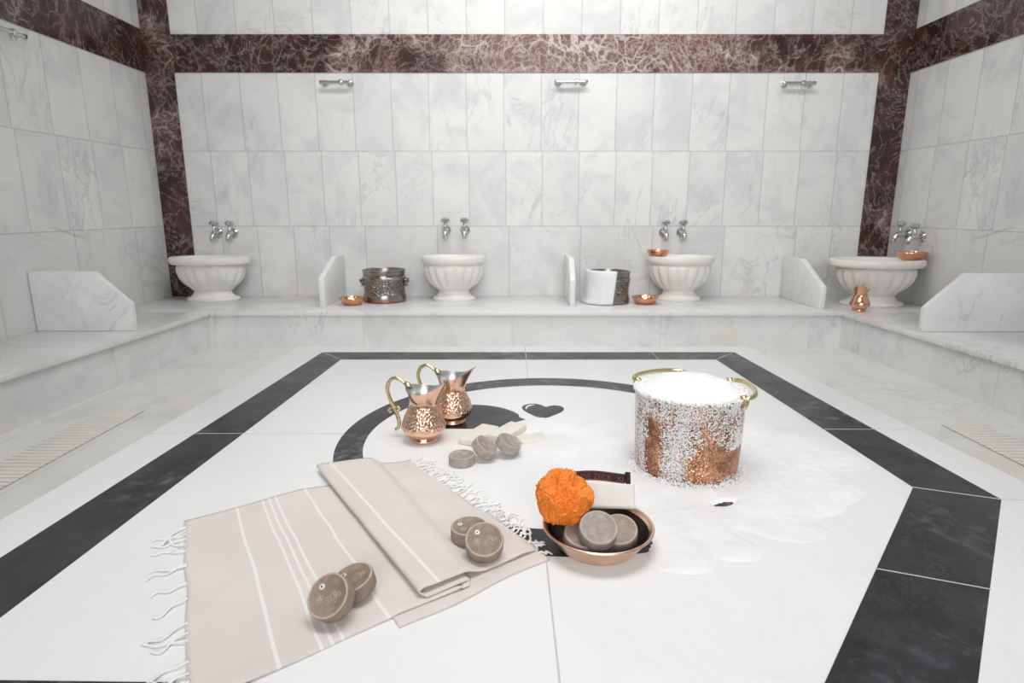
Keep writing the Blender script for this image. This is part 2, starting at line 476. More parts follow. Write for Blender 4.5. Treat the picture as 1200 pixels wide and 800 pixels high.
# ------------------------------------------------------------------ bench on three sides
BXL, BXR = XL + 0.003, XR - 0.003
bench = thing('marble_bench', 'low white marble bench running along the foot of all three walls', 'bench', (0, 0, 0))
NL = [(-1.87, 3.70), (-1.95, 2.20), (-2.10, -0.6)]      # nosing of the left run (front edge)
NR = [(2.035, 3.70), (2.095, 2.40), (2.22, -0.6)]
T = 0.028
prism('seat_slab', [(BXL, WALL_Y - 0.009), (BXL, 3.70), (BXR, 3.70), (BXR, WALL_Y - 0.009)], BENCH - T, BENCH, 'bench', bench, 0.006)
prism('seat_slab', [(BXL, 3.699)] + [(BXL, -0.6)] + NL[::-1][:1] + [NL[1], (NL[0][0], 3.699)], BENCH - T, BENCH, 'bench', bench, 0.006)
prism('seat_slab', [(BXR, 3.699), (NR[0][0], 3.699), NR[1], NR[2], (BXR, -0.6)], BENCH - T, BENCH, 'bench', bench, 0.006)
d = 0.022
prism('riser', [(NL[0][0] - d, 3.72), (NR[0][0] + d, 3.72), (NR[0][0] + d, WALL_Y - 0.01), (NL[0][0] - d, WALL_Y - 0.01)], 0.0, BENCH - T, 'bench', bench)
prism('riser', [(NL[0][0] - d, 3.72), (BXL, 3.72), (BXL, -0.58), (NL[2][0] - d, -0.58), (NL[1][0] - d, NL[1][1])], 0.0, BENCH - T, 'bench', bench)
prism('riser', [(NR[0][0] + d, 3.72), (NR[1][0] + d, NR[1][1]), (NR[2][0] + d, -0.58), (BXR, -0.58), (BXR, 3.72)], 0.0, BENCH - T, 'bench', bench)

# dividers: upright marble panels with a cut front corner
def divider(label, along, pos, y_or_x0, front, back, top=0.53, cut=0.372, topstart=None, th=0.036):
    """profile (distance along, z); 'y' panels stand on the back run, 'x' panels on the side runs"""
    s = 1 if back > front else -1
    ts = topstart if topstart is not None else front + s * 0.26
    poly = [(front, BENCH), (front, cut), (ts, top), (back, top), (back, BENCH)]
    if s < 0: poly = poly[::-1]
    if along == 'y':
        M4 = Matrix(((0, 0, 1, pos), (1, 0, 0, 0), (0, 1, 0, 0), (0, 0, 0, 1)))
    else:
        M4 = Matrix(((1, 0, 0, 0), (0, 0, 1, pos), (0, 1, 0, 0), (0, 0, 0, 1)))
    o = prism('bench_divider', poly, -th / 2, th / 2, 'divider', None, 0.005, M4)
    tag(o, label, 'divider', None)
    return o
divider('upright marble divider on back bench, left of small copper bowl and pot', 'y', -1.225, 0, 3.88, WALL_Y - 0.004, 0.535, 0.42, 4.19)
divider('upright marble divider seen edge-on in the middle of the back bench', 'y', 0.395, 0, 3.92, WALL_Y - 0.004, 0.535, 0.40, 4.05)
divider('wide marble divider on back bench between third and rightmost basin', 'y', 1.965, 0, 3.80, WALL_Y - 0.004, 0.522, 0.372, 4.10)
divider('marble divider with cut corner on left bench against left wall', 'x', 3.11, 0, -1.965, XL + 0.004, 0.54, 0.376, -2.134)
divider('marble divider with cut corner on right bench against right wall', 'x', 3.09, 0, 2.12, XR - 0.004, 0.532, 0.356, 2.304)

# drain gratings in the floor beside the platform
def grating(x0, x1, y0, y1, label):
    t = thing('floor_grating', label, 'floor drain', ((x0 + x1) / 2, (y0 + y1) / 2, 0))
    box('channel', (x0 + 0.004 - t.location.x, y0 - t.location.y, 0.0003), (x1 - 0.004 - t.location.x, y1 - t.location.y, 0.0015), 'drain', t)
    n = int((y1 - y0) / 0.0285)
    n = min(n, 60)
    for i in range(n):
        yc = y0 + (i + 0.5) * (y1 - y0) / n - t.location.y
        box('slat', (x0 - t.location.x, yc - 0.0112, 0.0018), (x1 - t.location.x, yc + 0.0112, 0.006), 'grate', t, 0.0015, 1)
grating(-1.755, -1.585, 1.30, 2.50, 'slotted cream marble drain grating in floor left of platform')
grating(1.73, 1.90, 1.15, 2.32, 'slotted cream marble drain grating in floor right of platform')

# ------------------------------------------------------------------ heated platform
slab = thing('marble_platform', 'large white raised marble platform with black border in room centre', 'platform', (0.06, 1.5, 0))
def P2(pts): return [(x - 0.06, y - 1.5) for x, y in pts]
OUT = [(-0.955, 2.65), (1.06, 2.65), (1.165, 1.135), (0.541, 0.40), (-1.04, 0.40)]
INS = [(-0.93, 2.62), (1.035, 2.62), (1.135, 1.145), (0.53, 0.43), (-1.01, 0.43)]
prism('platform_top', P2(OUT)[::-1], SLAB - 0.05, SLAB, 'slab', slab, 0.004)
prism('platform_base', P2(INS)[::-1], 0.0, SLAB - 0.05, 'bench', slab)
# border strips, flush inlay
BO = [(-0.815, 2.535), (0.955, 2.535), (1.036, 1.182), (0.491, 0.54), (-0.925, 0.54)]
BI = [(-0.70, 2.405), (0.835, 2.405), (0.886, 1.239), (0.395, 0.661), (-0.775, 0.6795)]
IZ = 0.0006
for i in range(5):
    j = (i + 1) % 5
    prism('border_strip', P2([BO[i], BO[j], BI[j], BI[i]])[::-1], SLAB - 0.01, SLAB + IZ, 'black', slab)
# ring inlay
def ellipse(cx, cy, rx, ry, a0, a1, n):
    return [(cx + rx * math.cos(a0 + (a1 - a0) * i / n), cy + ry * math.sin(a0 + (a1 - a0) * i / n)) for i in range(n + 1)]
RC = (0.115, 1.545)
ro = ellipse(*RC, 0.575, 0.58, 0, 2 * PI, 120)[:-1]
ri = ellipse(*RC, 0.505, 0.488, 0, 2 * PI, 120)[:-1]
vs = [(x - 0.06, y - 1.5, z) for z in (SLAB - 0.01, SLAB + IZ) for loop in (ro, ri) for x, y in loop]
fs = []
n = 120
for i in range(n):
    k = (i + 1) % n
    fs += [(2 * n + i, 2 * n + k, 3 * n + k, 3 * n + i), (i, k, 2 * n + k, 2 * n + i), (n + k, n + i, 3 * n + i, 3 * n + k), (k, i, n + i, n + k)]
mesh('ring_inlay', vs, fs, 'black', slab)
hd = ellipse(-0.118, 1.605, 0.168, 0.212, PI, 0.62, 40)
hd = [(-0.286, 1.605)] + hd[1:] + [(0.022, 1.70), (0.040, 1.682), (0.012, 1.66), (0.032, 1.618), (0.018, 1.605)]
prism('half_disc_inlay', P2(hd)[::-1], SLAB - 0.01, SLAB + IZ, 'black', slab)
hp = [(0.106, 1.797), (0.085, 1.822), (0.060, 1.828), (0.037, 1.812), (0.031, 1.782), (0.045, 1.745), (0.070, 1.708), (0.088, 1.696), (0.103, 1.697), (0.128, 1.722), (0.152, 1.752), (0.160, 1.78), (0.152, 1.803), (0.134, 1.811), (0.117, 1.806)]
hp = [(p.x, p.y) for p in catmull([(x, y, 0) for x, y in hp], 4, True)]
prism('heart_inlay', P2(hp), SLAB - 0.01, SLAB + IZ, 'black', slab)
hl = [(0.072, 1.8165), (0.056, 1.815), (0.045, 1.803), (0.041, 1.785), (0.0445, 1.772), (0.047, 1.787), (0.052, 1.799), (0.061, 1.808)]
prism('heart_highlight', P2([(p.x, p.y) for p in catmull([(x, y, 0) for x, y in hl], 3, True)]), SLAB - 0.008, SLAB + IZ * 2, 'slab', slab)
# joints between the platform stones
def joint(a, b, w=0.003, z=0.0009):
    a, b = Vector((a[0] - 0.06, a[1] - 1.5)), Vector((b[0] - 0.06, b[1] - 1.5))
    nrm = Vector((-(b - a).y, (b - a).x)).normalized() * w / 2
    prism('joint_line', [tuple(a + nrm), tuple(a - nrm), tuple(b - nrm), tuple(b + nrm)], SLAB - 0.004, SLAB + z, 'joint', slab)
joint((0.058, 2.645), (0.058, 2.13), 0.0026)
joint((0.060, 0.956), (0.064, 0.405), 0.0026)
joint((-0.99, 1.567), (-0.46, 1.567), 0.0026)
joint((0.70, 1.60), (1.12, 1.60), 0.0026)
joint(BO[2], BI[2], 0.0032)
joint(BO[1], BI[1], 0.0026)
joint(BO[0], BI[0], 0.0026)
joint((0.62, 0.93), (0.7745, 0.8709), 0.0028)
joint((0.60, 2.40), (0.60, 2.54), 0.0026)
joint((1.036, 1.182), (1.16, 1.175), 0.0022)

# ------------------------------------------------------------------ wall basins
def basin(label, x, y, w, d, h=0.30, rotz=0.0, br=0.93):
    t = thing('wall_basin', label, 'basin', (x, y, BENCH), rotz, 'marble basins')
    hw = w / 2; k = d / w
    fl = 17
    def flute(p, r, z, a):
        zz = z / h
        if 0.24 < zz < 0.80:
            s = math.sin((zz - 0.24) / 0.56 * PI) ** 0.6
            f = 1 - 0.085 * s * (1 - abs(math.sin(a * fl / 2)))
            return Vector((p.x * f, p.y * f, p.z))
        return p
    s = h / 0.30
    foot = [(0.0, 0.0), (hw * 0.64, 0.0), (hw * 0.66, 0.010 * s), (hw * 0.64, 0.022 * s), (hw * 0.55, 0.030 * s), (hw * 0.48, 0.050 * s), (hw * 0.46, 0.068 * s), (0.0, 0.068 * s)]
    lathe('foot', foot, 'basin', t, 64, 1, k)
    bw = hw * br
    bowl = [(0.0, 0.066 * s), (hw * 0.44, 0.066 * s), (hw * 0.50, 0.074 * s), (bw * 0.66, 0.092 * s), (bw * 0.82, 0.120 * s), (bw * 0.93, 0.155 * s), (bw * 0.985, 0.190 * s), (bw, 0.218 * s), (bw * 0.985, 0.236 * s), (bw * 0.95, 0.246 * s), (bw * 0.95, 0.2525 * s), (0.0, 0.2525 * s)]
    lathe('bowl', bowl, 'basin', t, 176, 1, k, flute)
    rim = [(hw * 0.80, 0.252 * s), (hw * 0.95, 0.253 * s), (hw * 0.99, 0.264 * s), (hw, 0.282 * s), (hw * 0.985, 0.297 * s), (hw * 0.95, 0.303 * s), (hw * 0.86, 0.303 * s), (hw * 0.82, 0.297 * s), (hw * 0.78, 0.272 * s), (hw * 0.6, 0.256 * s), (0.0, 0.2527 * s), (0.0, 0.252 * s)]
    lathe('rim', rim, 'basin', t, 96, 1, k)
    return t
basin('fluted cream marble basin in left corner against dark pilaster', -2.085, 4.205, 0.55, 0.33, 0.298, 0, 0.85)
basin('fluted marble basin right of engraved silver pot, under chrome taps', -0.405, 4.215, 0.45, 0.325, 0.303)
basin('fluted marble basin with copper bowl standing on its left rim', 1.165, 4.21, 0.46, 0.325, 0.303)
basin('fluted marble basin in right corner behind small copper jug', 2.385, 3.985, 0.595, 0.44, 0.30, 0, 0.85)

# ------------------------------------------------------------------ taps
def tap(label, x, z, wall='back', y=None, lever=False):
    if wall == 'back':
        t = thing('wall_tap', label, 'tap', (x, WALL_Y, z), 0, 'chrome taps')
    else:
        t = thing('wall_tap', label, 'tap', (XR, y, z), -PI / 2, 'chrome taps')
    # local: wall plane at y=0, room towards -y
    t.scale = (1.3, 1.3, 1.3)
    fl = lathe('flange', [(0, 0), (0.026, 0), (0.026, 0.004), (0.018, 0.012), (0, 0.012)], 'chrome', t, 24)
    fl.rotation_euler = (PI / 2, 0, 0)
    tube('body', [(0, -0.005, 0), (0, -0.035, 0), (0, -0.058, -0.004), (0, -0.072, -0.018), (0, -0.076, -0.040)], [0.013, 0.014, 0.0145, 0.013, 0.011], 'chrome', t, 14)
    tube('valve_stem', [(0, -0.045, 0.005), (0, -0.045, 0.022), (0, -0.045, 0.045)], [0.012, 0.009, 0.008], 'chrome', t, 12)
    kn = lathe('handle', [(0, 0.040), (0.014, 0.042), (0.021, 0.048), (0.0215, 0.058), (0.015, 0.066), (0, 0.068)], 'chrome', t, 24,
               fn=lambda p, r, zz, a: Vector((p.x * (1 + 0.12 * math.cos(4 * a)), p.y * (1 + 0.12 * math.cos(4 * a)), p.z)))
    kn.location = (0, -0.045, 0)
    return t
tap('left chrome tap of the pair above the left corner basin', -2.095, 0.685)
tap('right chrome tap of the pair above the left corner basin', -1.985, 0.685)
tap('left chrome tap of the pair above basin beside silver pot', -0.468, 0.705)
tap('right chrome tap of the pair above basin beside silver pot', -0.333, 0.705)
tap('left chrome tap above the basin with copper bowl on rim', 1.08, 0.69)
tap('right chrome tap above the basin with copper bowl on rim', 1.205, 0.69)
tap('chrome tap on right wall nearer the dark corner pilaster', 0, 0.685, 'right', 4.17)
tap('chrome tap on right wall farther from the dark pilaster', 0, 0.675, 'right', 4.02)

# bars under the red band
def wall_bar(label, x, z, wall='back', y=None):
    if wall == 'back': t = thing('wall_bar', label, 'wall bar', (x, WALL_Y, z), 0, 'chrome wall bars')
    else: t = thing('wall_bar', label, 'wall bar', (XL, y, z), PI / 2, 'chrome wall bars')
    for s in (-1, 1):
        b = lathe('bracket', [(0, 0), (0.022, 0), (0.022, 0.006), (0.011, 0.011), (0.010, 0.050), (0.0, 0.050)], 'chrome', t, 20)
        b.rotation_euler = (PI / 2, 0, 0); b.location = (s * 0.085, 0, 0)
    tube('bar', [(-0.113, -0.045, 0), (-0.109, -0.045, 0), (-0.085, -0.045, 0), (0.085, -0.045, 0), (0.109, -0.045, 0), (0.113, -0.045, 0)], [0.006, 0.013, 0.0105, 0.0105, 0.013, 0.006], 'chrome', t, 14)
    k = lathe('knob', [(0, -0.012), (0.016, -0.011), (0.019, 0), (0.016, 0.011), (0, 0.012)], 'chrome', t, 18)
    k.rotation_euler = (0, PI / 2, 0); k.location = (0.03, -0.045, 0)
wall_bar('short chrome bar high on back wall, leftmost below red band', -1.18, 1.683)
wall_bar('short chrome bar high on back wall, middle below red band', 0.397, 1.686)
wall_bar('short chrome bar high on back wall, rightmost below red band', 1.927, 1.677)
wall_bar('short chrome bar high on the left wall below red band', 0, 1.69, 'left', 3.17)

# ------------------------------------------------------------------ silver pots, copper bowls on the bench
def silver_pot(label, x, y, s=1.0, handles=True, mat='silver'):
    t = thing('engraved_pot', label, 'pot', (x, y, BENCH))
    p = [(0, 0.0), (0.135, 0.0), (0.146, 0.006), (0.147, 0.03), (0.140, 0.055), (0.137, 0.075), (0.139, 0.11), (0.143, 0.145), (0.147, 0.160), (0.150, 0.166), (0.147, 0.172), (0.140, 0.176), (0.139, 0.182), (0.143, 0.186), (0.143, 0.206), (0.147, 0.211), (0.1465, 0.217), (0.139, 0.219), (0.136, 0.213), (0.134, 0.06), (0.12, 0.012), (0, 0.010)]
    lathe('pot_body', [(r * s, z * s) for r, z in p], mat, t, 64)
    if handles:
        for sg in (-1, 1):
            tube('handle', catmull([(sg * 0.140, -0.03, 0.152), (sg * 0.158, -0.028, 0.150), (sg * 0.164, 0, 0.132), (sg * 0.158, 0.028, 0.150), (sg * 0.140, 0.03, 0.152)], 5), 0.006, 'silver', t, 8)
            box('handle_plate', (sg * 0.149 - 0.008, -0.02, 0.105), (sg * 0.149 + 0.008, 0.02, 0.158), 'silver', t, 0.003)
    return t
silver_pot('engraved silver pot with two side handles on left of back bench', -0.878, 4.16)
sp2 = silver_pot('engraved silver pot on back bench half covered by white cloth', 0.655, 4.10, 0.98, False, 'silver_plain')
# white cloth hung over the front left of that pot
def pot_cloth():
    vs, fs = [], []
    na, nz = 26, 16
    for i in range(na + 1):
        for j in range(nz + 1):
            q = j / nz
            a = math.radians(162 + (283 - 162 - 11 * q) * i / na)   # slanted right edge
            if q < 0.14:
                r = 0.132 + 0.026 * (q / 0.14); z = 0.2185 + 0.006 * math.sin(q / 0.14 * PI)
            else:
                f = (q - 0.14) / 0.86
                r = 0.158 + 0.004 * math.sin(9 * a) * f + 0.009 * f * f; z = 0.2185 - 0.2135 * f
            if q > 0.9: r += (q - 0.9) * 0.22 * (1 - i / na)
            vs.append((r * math.cos(a), r * math.sin(a), z))
    for i in range(na):
        for j in range(nz):
            a = i * (nz + 1) + j
            fs.append((a, a + nz + 1, a + nz + 2, a + 1))
    o = mesh('white_cloth', vs, fs, 'sheet', None, True)
    o.location = (0.655, 4.10, BENCH)
    md = o.modifiers.new('thickness', 'SOLIDIFY'); md.thickness = 0.003; md.offset = 1
    tag(o, 'white cloth hanging over front left of the silver pot', 'cloth')
pot_cloth()

BOWLP = [(0, 0.0), (0.052, 0.0), (0.060, 0.004), (0.072, 0.018), (0.080, 0.034), (0.084, 0.040), (0.086, 0.044), (0.084, 0.046), (0.080, 0.043), (0.070, 0.022), (0.058, 0.008), (0, 0.006)]
def small_bowl(label, x, y, z, s=1.0):
    t = thing('copper_bowl', label, 'bowl', (x, y, z), random.random() * 3, 'small copper bowls')
    lathe('bowl_body', [(r * s, q * s) for r, q in BOWLP], 'copper_small', t, 48)
    rp = ellipse(0, 0, 0.085 * s, 0.085 * s, 0, 2 * PI, 48)
    lathe('rolled_rim', [(0.0885 * s, 0.0435 * s), (0.087 * s, 0.047 * s), (0.0835 * s, 0.048 * s), (0.082 * s, 0.0445 * s), (0.0845 * s, 0.042 * s)], 'copper', t, 48, close=True)
    return t
small_bowl('small copper bowl on back bench left of the handled silver pot', -1.062, 3.995, BENCH, 0.98)
small_bowl('small copper bowl on back bench right of cloth covered pot', 0.893, 4.03, BENCH, 1.02)
small_bowl('small copper bowl resting on left rim of third basin', 1.005, 4.20, BENCH + 0.303, 0.92)
small_bowl('small copper bowl resting on rim of right corner basin', 2.582, 3.945, BENCH + 0.300, 1.05)

# ------------------------------------------------------------------ copper pitchers
def pitcher(label, loc, rotz, hammered=True, s=1.0, tinmat='tin'):
    t = thing('copper_pitcher', label, 'pitcher', loc, rotz, None)
    def lip(p, r, z, a):
        # spout on +x, handle on -x: the mouth rises and stretches to the front
        if z > 0.100 * s:
            k = (z / s - 0.100) / 0.042
            f = max(0.0, math.cos(a)) ** 3
            g_ = max(0.0, -math.cos(a)) ** 2
            side = abs(math.sin(a)) ** 2
            x = p.x + s * k * (0.026 * f + 0.004 * g_)
            y = p.y * (1 - 0.30 * k * max(0.0, math.cos(a)) ** 2)
            zz = p.z + s * k * (0.028 * f + 0.006 * g_ - 0.004 * side)
            return Vector((x, y, zz))
        return p
    body = [(0, 0.0), (0.036, 0.0), (0.0385, 0.003), (0.038, 0.008), (0.035, 0.011), (0.043, 0.018), (0.053, 0.027), (0.0585, 0.038), (0.0575, 0.048), (0.053, 0.062), (0.046, 0.078), (0.039, 0.092), (0.0355, 0.102), (0.0355, 0.110), (0.038, 0.122), (0.043, 0.134), (0.047, 0.142)]
    body = [(r * s, z * s) for r, z in body]
    lathe('body', body, 'copper_h' if hammered else 'copper', t, 72, fn=lip, auto=60)
    inn = [(0.0468, 0.1422), (0.0425, 0.1338), (0.0372, 0.122), (0.0345, 0.110), (0.0345, 0.101), (0.045, 0.076), (0.052, 0.060), (0.055, 0.04), (0.04, 0.02), (0, 0.014)]
    lathe('tin_lining', [(r * s, z * s) for r, z in inn], tinmat, t, 72, fn=lip, auto=60)
    hp = [(-0.040, 0, 0.143), (-0.055, 0, 0.158), (-0.074, 0, 0.166), (-0.093, 0, 0.156), (-0.100, 0, 0.132), (-0.093, 0, 0.105), (-0.081, 0, 0.080), (-0.073, 0, 0.058), (-0.070, 0, 0.040), (-0.074, 0, 0.026), (-0.082, 0, 0.022)]
    cp = catmull([tuple(c * s for c in p) for p in hp], 5)
    rad = [s * (0.0042 + 0.0012 * math.sin(i / (len(cp) - 1) * PI)) for i in range(len(cp))]
    h = tube('handle', cp, rad, 'brass', t, 10)
    tube('handle_curl', catmull([tuple(c * s for c in p) for p in [(-0.083, 0, 0.084), (-0.093, 0, 0.082), (-0.099, 0, 0.076), (-0.096, 0, 0.070), (-0.091, 0, 0.073)]], 4), 0.0032 * s, 'brass', h, 8)
    tube('handle_curl', catmull([tuple(c * s for c in p) for p in [(-0.083, 0, 0.080), (-0.074, 0, 0.086), (-0.067, 0, 0.082), (-0.069, 0, 0.075), (-0.074, 0, 0.077)]], 4), 0.003 * s, 'brass', h, 8)
    tube('handle_leaf', [tuple(c * s for c in p) for p in [(-0.050, 0, 0.155), (-0.042, 0, 0.149), (-0.034, 0, 0.144), (-0.028, 0, 0.140)]], [0.005 * s, 0.009 * s, 0.007 * s, 0.003 * s], 'brass', h, 8)
    return t
pitcher('hammered copper pitcher with brass handle, the nearer of the two', (-0.234, 1.522, SLAB), math.radians(-14))
pitcher('hammered copper pitcher with brass handle, behind the nearer one', (-0.172, 1.660, SLAB), math.radians(-12))
pitcher('small copper jug on right bench corner before the corner basin', (2.165, 3.735, BENCH), math.radians(-127), False, 1.0, 'copper')

# ------------------------------------------------------------------ copper pail with foam
PC = Vector((0.414, 1.352, SLAB))
pail = thing('copper_pail', 'large copper pail overflowing with white soap foam, two brass handles', 'pail', PC)
lathe('pail_body', [(0, 0.0), (0.113, 0.0), (0.117, 0.004), (0.1175, 0.02), (0.119, 0.10), (0.122, 0.180), (0.1235, 0.186), (0.126, 0.189), (0.1255, 0.193), (0.122, 0.194), (0.119, 0.189), (0.116, 0.10), (0.113, 0.008), (0, 0.006)], 'pail', pail, 96)
def loop_handle(ang):
    # brass loop lying outward from the rim, fixed by two lugs
    ca, sa = math.cos(ang), math.sin(ang)
    def L(r, s, z): return (ca * r - sa * s, sa * r + ca * s, z)
    pts = catmull([L(0.100, -0.074, 0.193), L(0.116, -0.074, 0.198), L(0.132, -0.052, 0.200), L(0.139, 0.0, 0.201), L(0.132, 0.052, 0.200), L(0.116, 0.074, 0.198), L(0.100, 0.074, 0.193)], 6)
    h = tube('handle', pts, 0.0052, 'brass', pail, 10)
    for s in (-0.073, 0.073):
        vs, fs = tube_data([L(0.099, s, 0.172), L(0.105, s, 0.176), L(0.108, s, 0.188), L(0.104, s, 0.198), L(0.096, s, 0.197)], [0.006, 0.0075, 0.008, 0.0075, 0.006], 8)
        mesh('lug', vs, fs, 'brass', h, True)
loop_handle(math.radians(-8))
loop_handle(math.radians(115))

def ico_template(sub):
    bm = bmesh.new(); bmesh.ops.create_icosphere(bm, subdivisions=sub, radius=1.0)
    vs = [v.co.copy() for v in bm.verts]; fs = [tuple(v.index for v in f.verts) for f in bm.faces]
    bm.free(); return vs, fs
ICO1 = ico_template(1)
class Blob:
    def __init__(self): self.v = []; self.f = []
    def add(self, c, r, flat=1.0, nrm=None):
        b = len(self.v)
        for p in ICO1[0]:
            q = p * r
            if nrm is not None: q = q - nrm * (q.dot(nrm) * (1 - flat))
            self.v.append(Vector(c) + q)
        self.f += [tuple(i + b for i in f) for f in ICO1[1]]

# foam heaped in the pail
def foam_dome():
    vs, fs = [Vector((0, 0, 0.232))], []
    nr, na = 26, 90
    for i in range(1, nr + 1):
        q = i / nr
        r = 0.1185 * q
        for k in range(na):
            a = 2 * PI * k / na
            z = 0.190 + 0.036 * (1 - q ** 2.2)
            p = Vector((r * math.cos(a), r * math.sin(a), z))
            nz = noise.noise(p * 32) * 0.006 + noise.noise(p * 90) * 0.002
            vs.append(p + Vector((0, 0, nz * (1 - 0.5 * q))))
    for k in range(na): fs.append((0, 1 + k, 1 + (k + 1) % na))
    for i in range(nr - 1):
        for k in range(na):
            a, b = 1 + i * na + k, 1 + i * na + (k + 1) % na
            fs.append((a, a + na, b + na, b))
    # skirt down into the pail
    b0 = len(vs)
    for k in range(na):
        a = 2 * PI * k / na
        vs.append(Vector((0.114 * math.cos(a), 0.114 * math.sin(a), 0.15)))
    o0 = 1 + (nr - 1) * na
    for k in range(na):
        k2 = (k + 1) % na
        fs.append((o0 + k, b0 + k, b0 + k2, o0 + k2))
    o = mesh('foam_heap', vs, fs, 'foam', None, True)
    o.location = PC
    tag(o, 'heap of white soap foam filling the copper pail', 'foam', None, 'stuff')
foam_dome()

# lace of foam bubbles running down the outside of the pail
def foam_lace():
    B = Blob(); rnd = random.Random(3)
    def amount(a, h):
        """a: angle in degrees as seen from the camera (0 = towards it, + = to the right), h: height 0..1"""
        n = noise.noise(Vector((a * 0.05, h * 3.4, 1.3))) * 0.42 + noise.noise(Vector((a * 0.14, h * 8, 4.7))) * 0.22
        v = max(0.0, (h - 0.60) * 2.6)                              # collar below the rim
        v = max(v, 0.95 - abs(a + 40 + 4 * math.sin(h * 5)) / 26)       # broad run on the left
        v = max(v, (0.95 - abs(a - 30) / 22) if h > 0.42 else 0)       # run on the right that stops half way
        v = max(v, (0.75 - abs(a - 55) / 12))
        v = max(v, (0.10 - h) * 8)
        v = max(v, 0.3 * (h > 0.5))
        if -75 < a < -60: v = min(v, (h - 0.72) * 3)
        if -22 < a < 42 and h < 0.42: v = min(v, (0.10 - h) * 6)
        if abs(a) > 80: v = max(v, 0.5)
        return v + n
    for _ in range(36000):
        a = rnd.uniform(-120, 120) if rnd.random() < 0.9 else rnd.uniform(-180, 180)
        h = rnd.random()
        if rnd.random() > amount(a, h) * 0.95: continue
        t = math.radians(a - 90 + 14)
        r0 = 0.1175 + 0.006 * h
        r = rnd.choice((0.0007, 0.0008, 0.001, 0.0011, 0.0012, 0.0016, 0.002))
        nrm = Vector((math.cos(t), math.sin(t), 0))
        B.add(nrm * (r0 + r * 0.25) + Vector((0, 0, 0.002 + h * 0.188)), r, 0.6, nrm)
    for _ in range(1500):                                               # froth around the foot and on the rim
        t = rnd.uniform(0, 2 * PI); r = rnd.uniform(0.001, 0.003)
        rr = 0.118 + abs(rnd.gauss(0, 0.010))
        B.add((rr * math.cos(t), rr * math.sin(t), 0.0045 + rnd.random() * 0.004), r)
    for _ in range(5500):
        t = rnd.uniform(0, 2 * PI); r = rnd.uniform(0.0008, 0.0022)
        rr = rnd.uniform(0.112, 0.1285)
        B.add((rr * math.cos(t), rr * math.sin(t), 0.1885 + rnd.random() * 0.007), r)
    o = mesh('foam_bubbles', B.v, B.f, 'foam', None, True)
    o.location = PC
    tag(o, 'lacy soap bubbles running down the outside of the copper pail', 'foam', None, 'stuff')
foam_lace()

# thin foam spread over the platform
def foam_puddle():
    blobs = [(0.55, 1.33, 0.22), (0.42, 1.20, 0.20), (0.66, 1.50, 0.18), (0.60, 1.22, 0.16), (0.72, 1.35, 0.17), (0.30, 1.30, 0.18), (0.44, 1.46, 0.20), (0.20, 1.42, 0.17), (0.09, 1.47, 0.12), (0.34, 1.08, 0.12), (0.52, 1.08, 0.10), (0.62, 1.63, 0.13), (0.10, 1.62, 0.10), (0.56, 1.72, 0.10), (0.40, 0.99, 0.06), (0.30, 1.00, 0.05), (0.18, 1.22, 0.10), (0.79, 1.42, 0.10), (0.27, 1.58, 0.12), (0.62, 1.78, 0.07), (0.46, 1.86, 0.05), (0.70, 1.24, 0.09), (0.315, 0.965, 0.06), (0.288, 0.966, 0.06)]
    def H(x, y):
        f = 0
        for bx, by, br in blobs:
            q = ((x - bx) ** 2 + (y - by) ** 2) / (br * br)
            if q < 1: f += (1 - q) ** 2
        n = noise.noise(Vector((x * 9, y * 9, 0))) * 0.22 + noise.noise(Vector((x * 30, y * 30, 3))) * 0.10
        f = f + n - 0.22
        # the gap where the black ring shows through
        gx, gy = x - 0.440, y - 1.158
        u = gx * 0.93 + gy * 0.36; v = -gx * 0.36 + gy * 0.93
        g = (u / 0.026) ** 2 + (v / 0.011) ** 2
        if g < 1.6: f = min(f, (g - 1.0) * 0.5)
        f = min(f, (math.hypot(x - 0.414, y - 1.352) - 0.118) * 40)
        return f
    st = 0.006
    x0, x1, y0, y1 = -0.06, 0.95, 0.90, 2.0
    nx, ny = int((x1 - x0) / st), int((y1 - y0) / st)
    idx = {}; vs = []; fs = []
    hs = [[H(x0 + i * st, y0 + j * st) for j in range(ny + 1)] for i in range(nx + 1)]
    def vid(i, j):
        if (i, j) not in idx:
            x, y = x0 + i * st, y0 + j * st
            f = max(0.0, hs[i][j])
            z = 0.0011 + 0.0055 * min(1, f) ** 0.5 + 0.0012 * noise.noise(Vector((x * 60, y * 60, 8))) * min(1, f * 3)
            if f == 0: z = 0.0
            idx[(i, j)] = len(vs); vs.append((x - 0.4, y - 1.4, z))
        return idx[(i, j)]
    for i in range(nx):
        for j in range(ny):
            if max(hs[i][j], hs[i + 1][j], hs[i][j + 1], hs[i + 1][j + 1]) > 0:
                fs.append((vid(i, j), vid(i + 1, j), vid(i + 1, j + 1), vid(i, j + 1)))
    o = mesh('foam_puddle', vs, fs, 'wet_foam', None, True)
    o.location = (0.4, 1.4, SLAB + 0.0003)
    tag(o, 'thin white soap foam spread over platform around copper pail', 'foam', None, 'stuff')
foam_puddle()

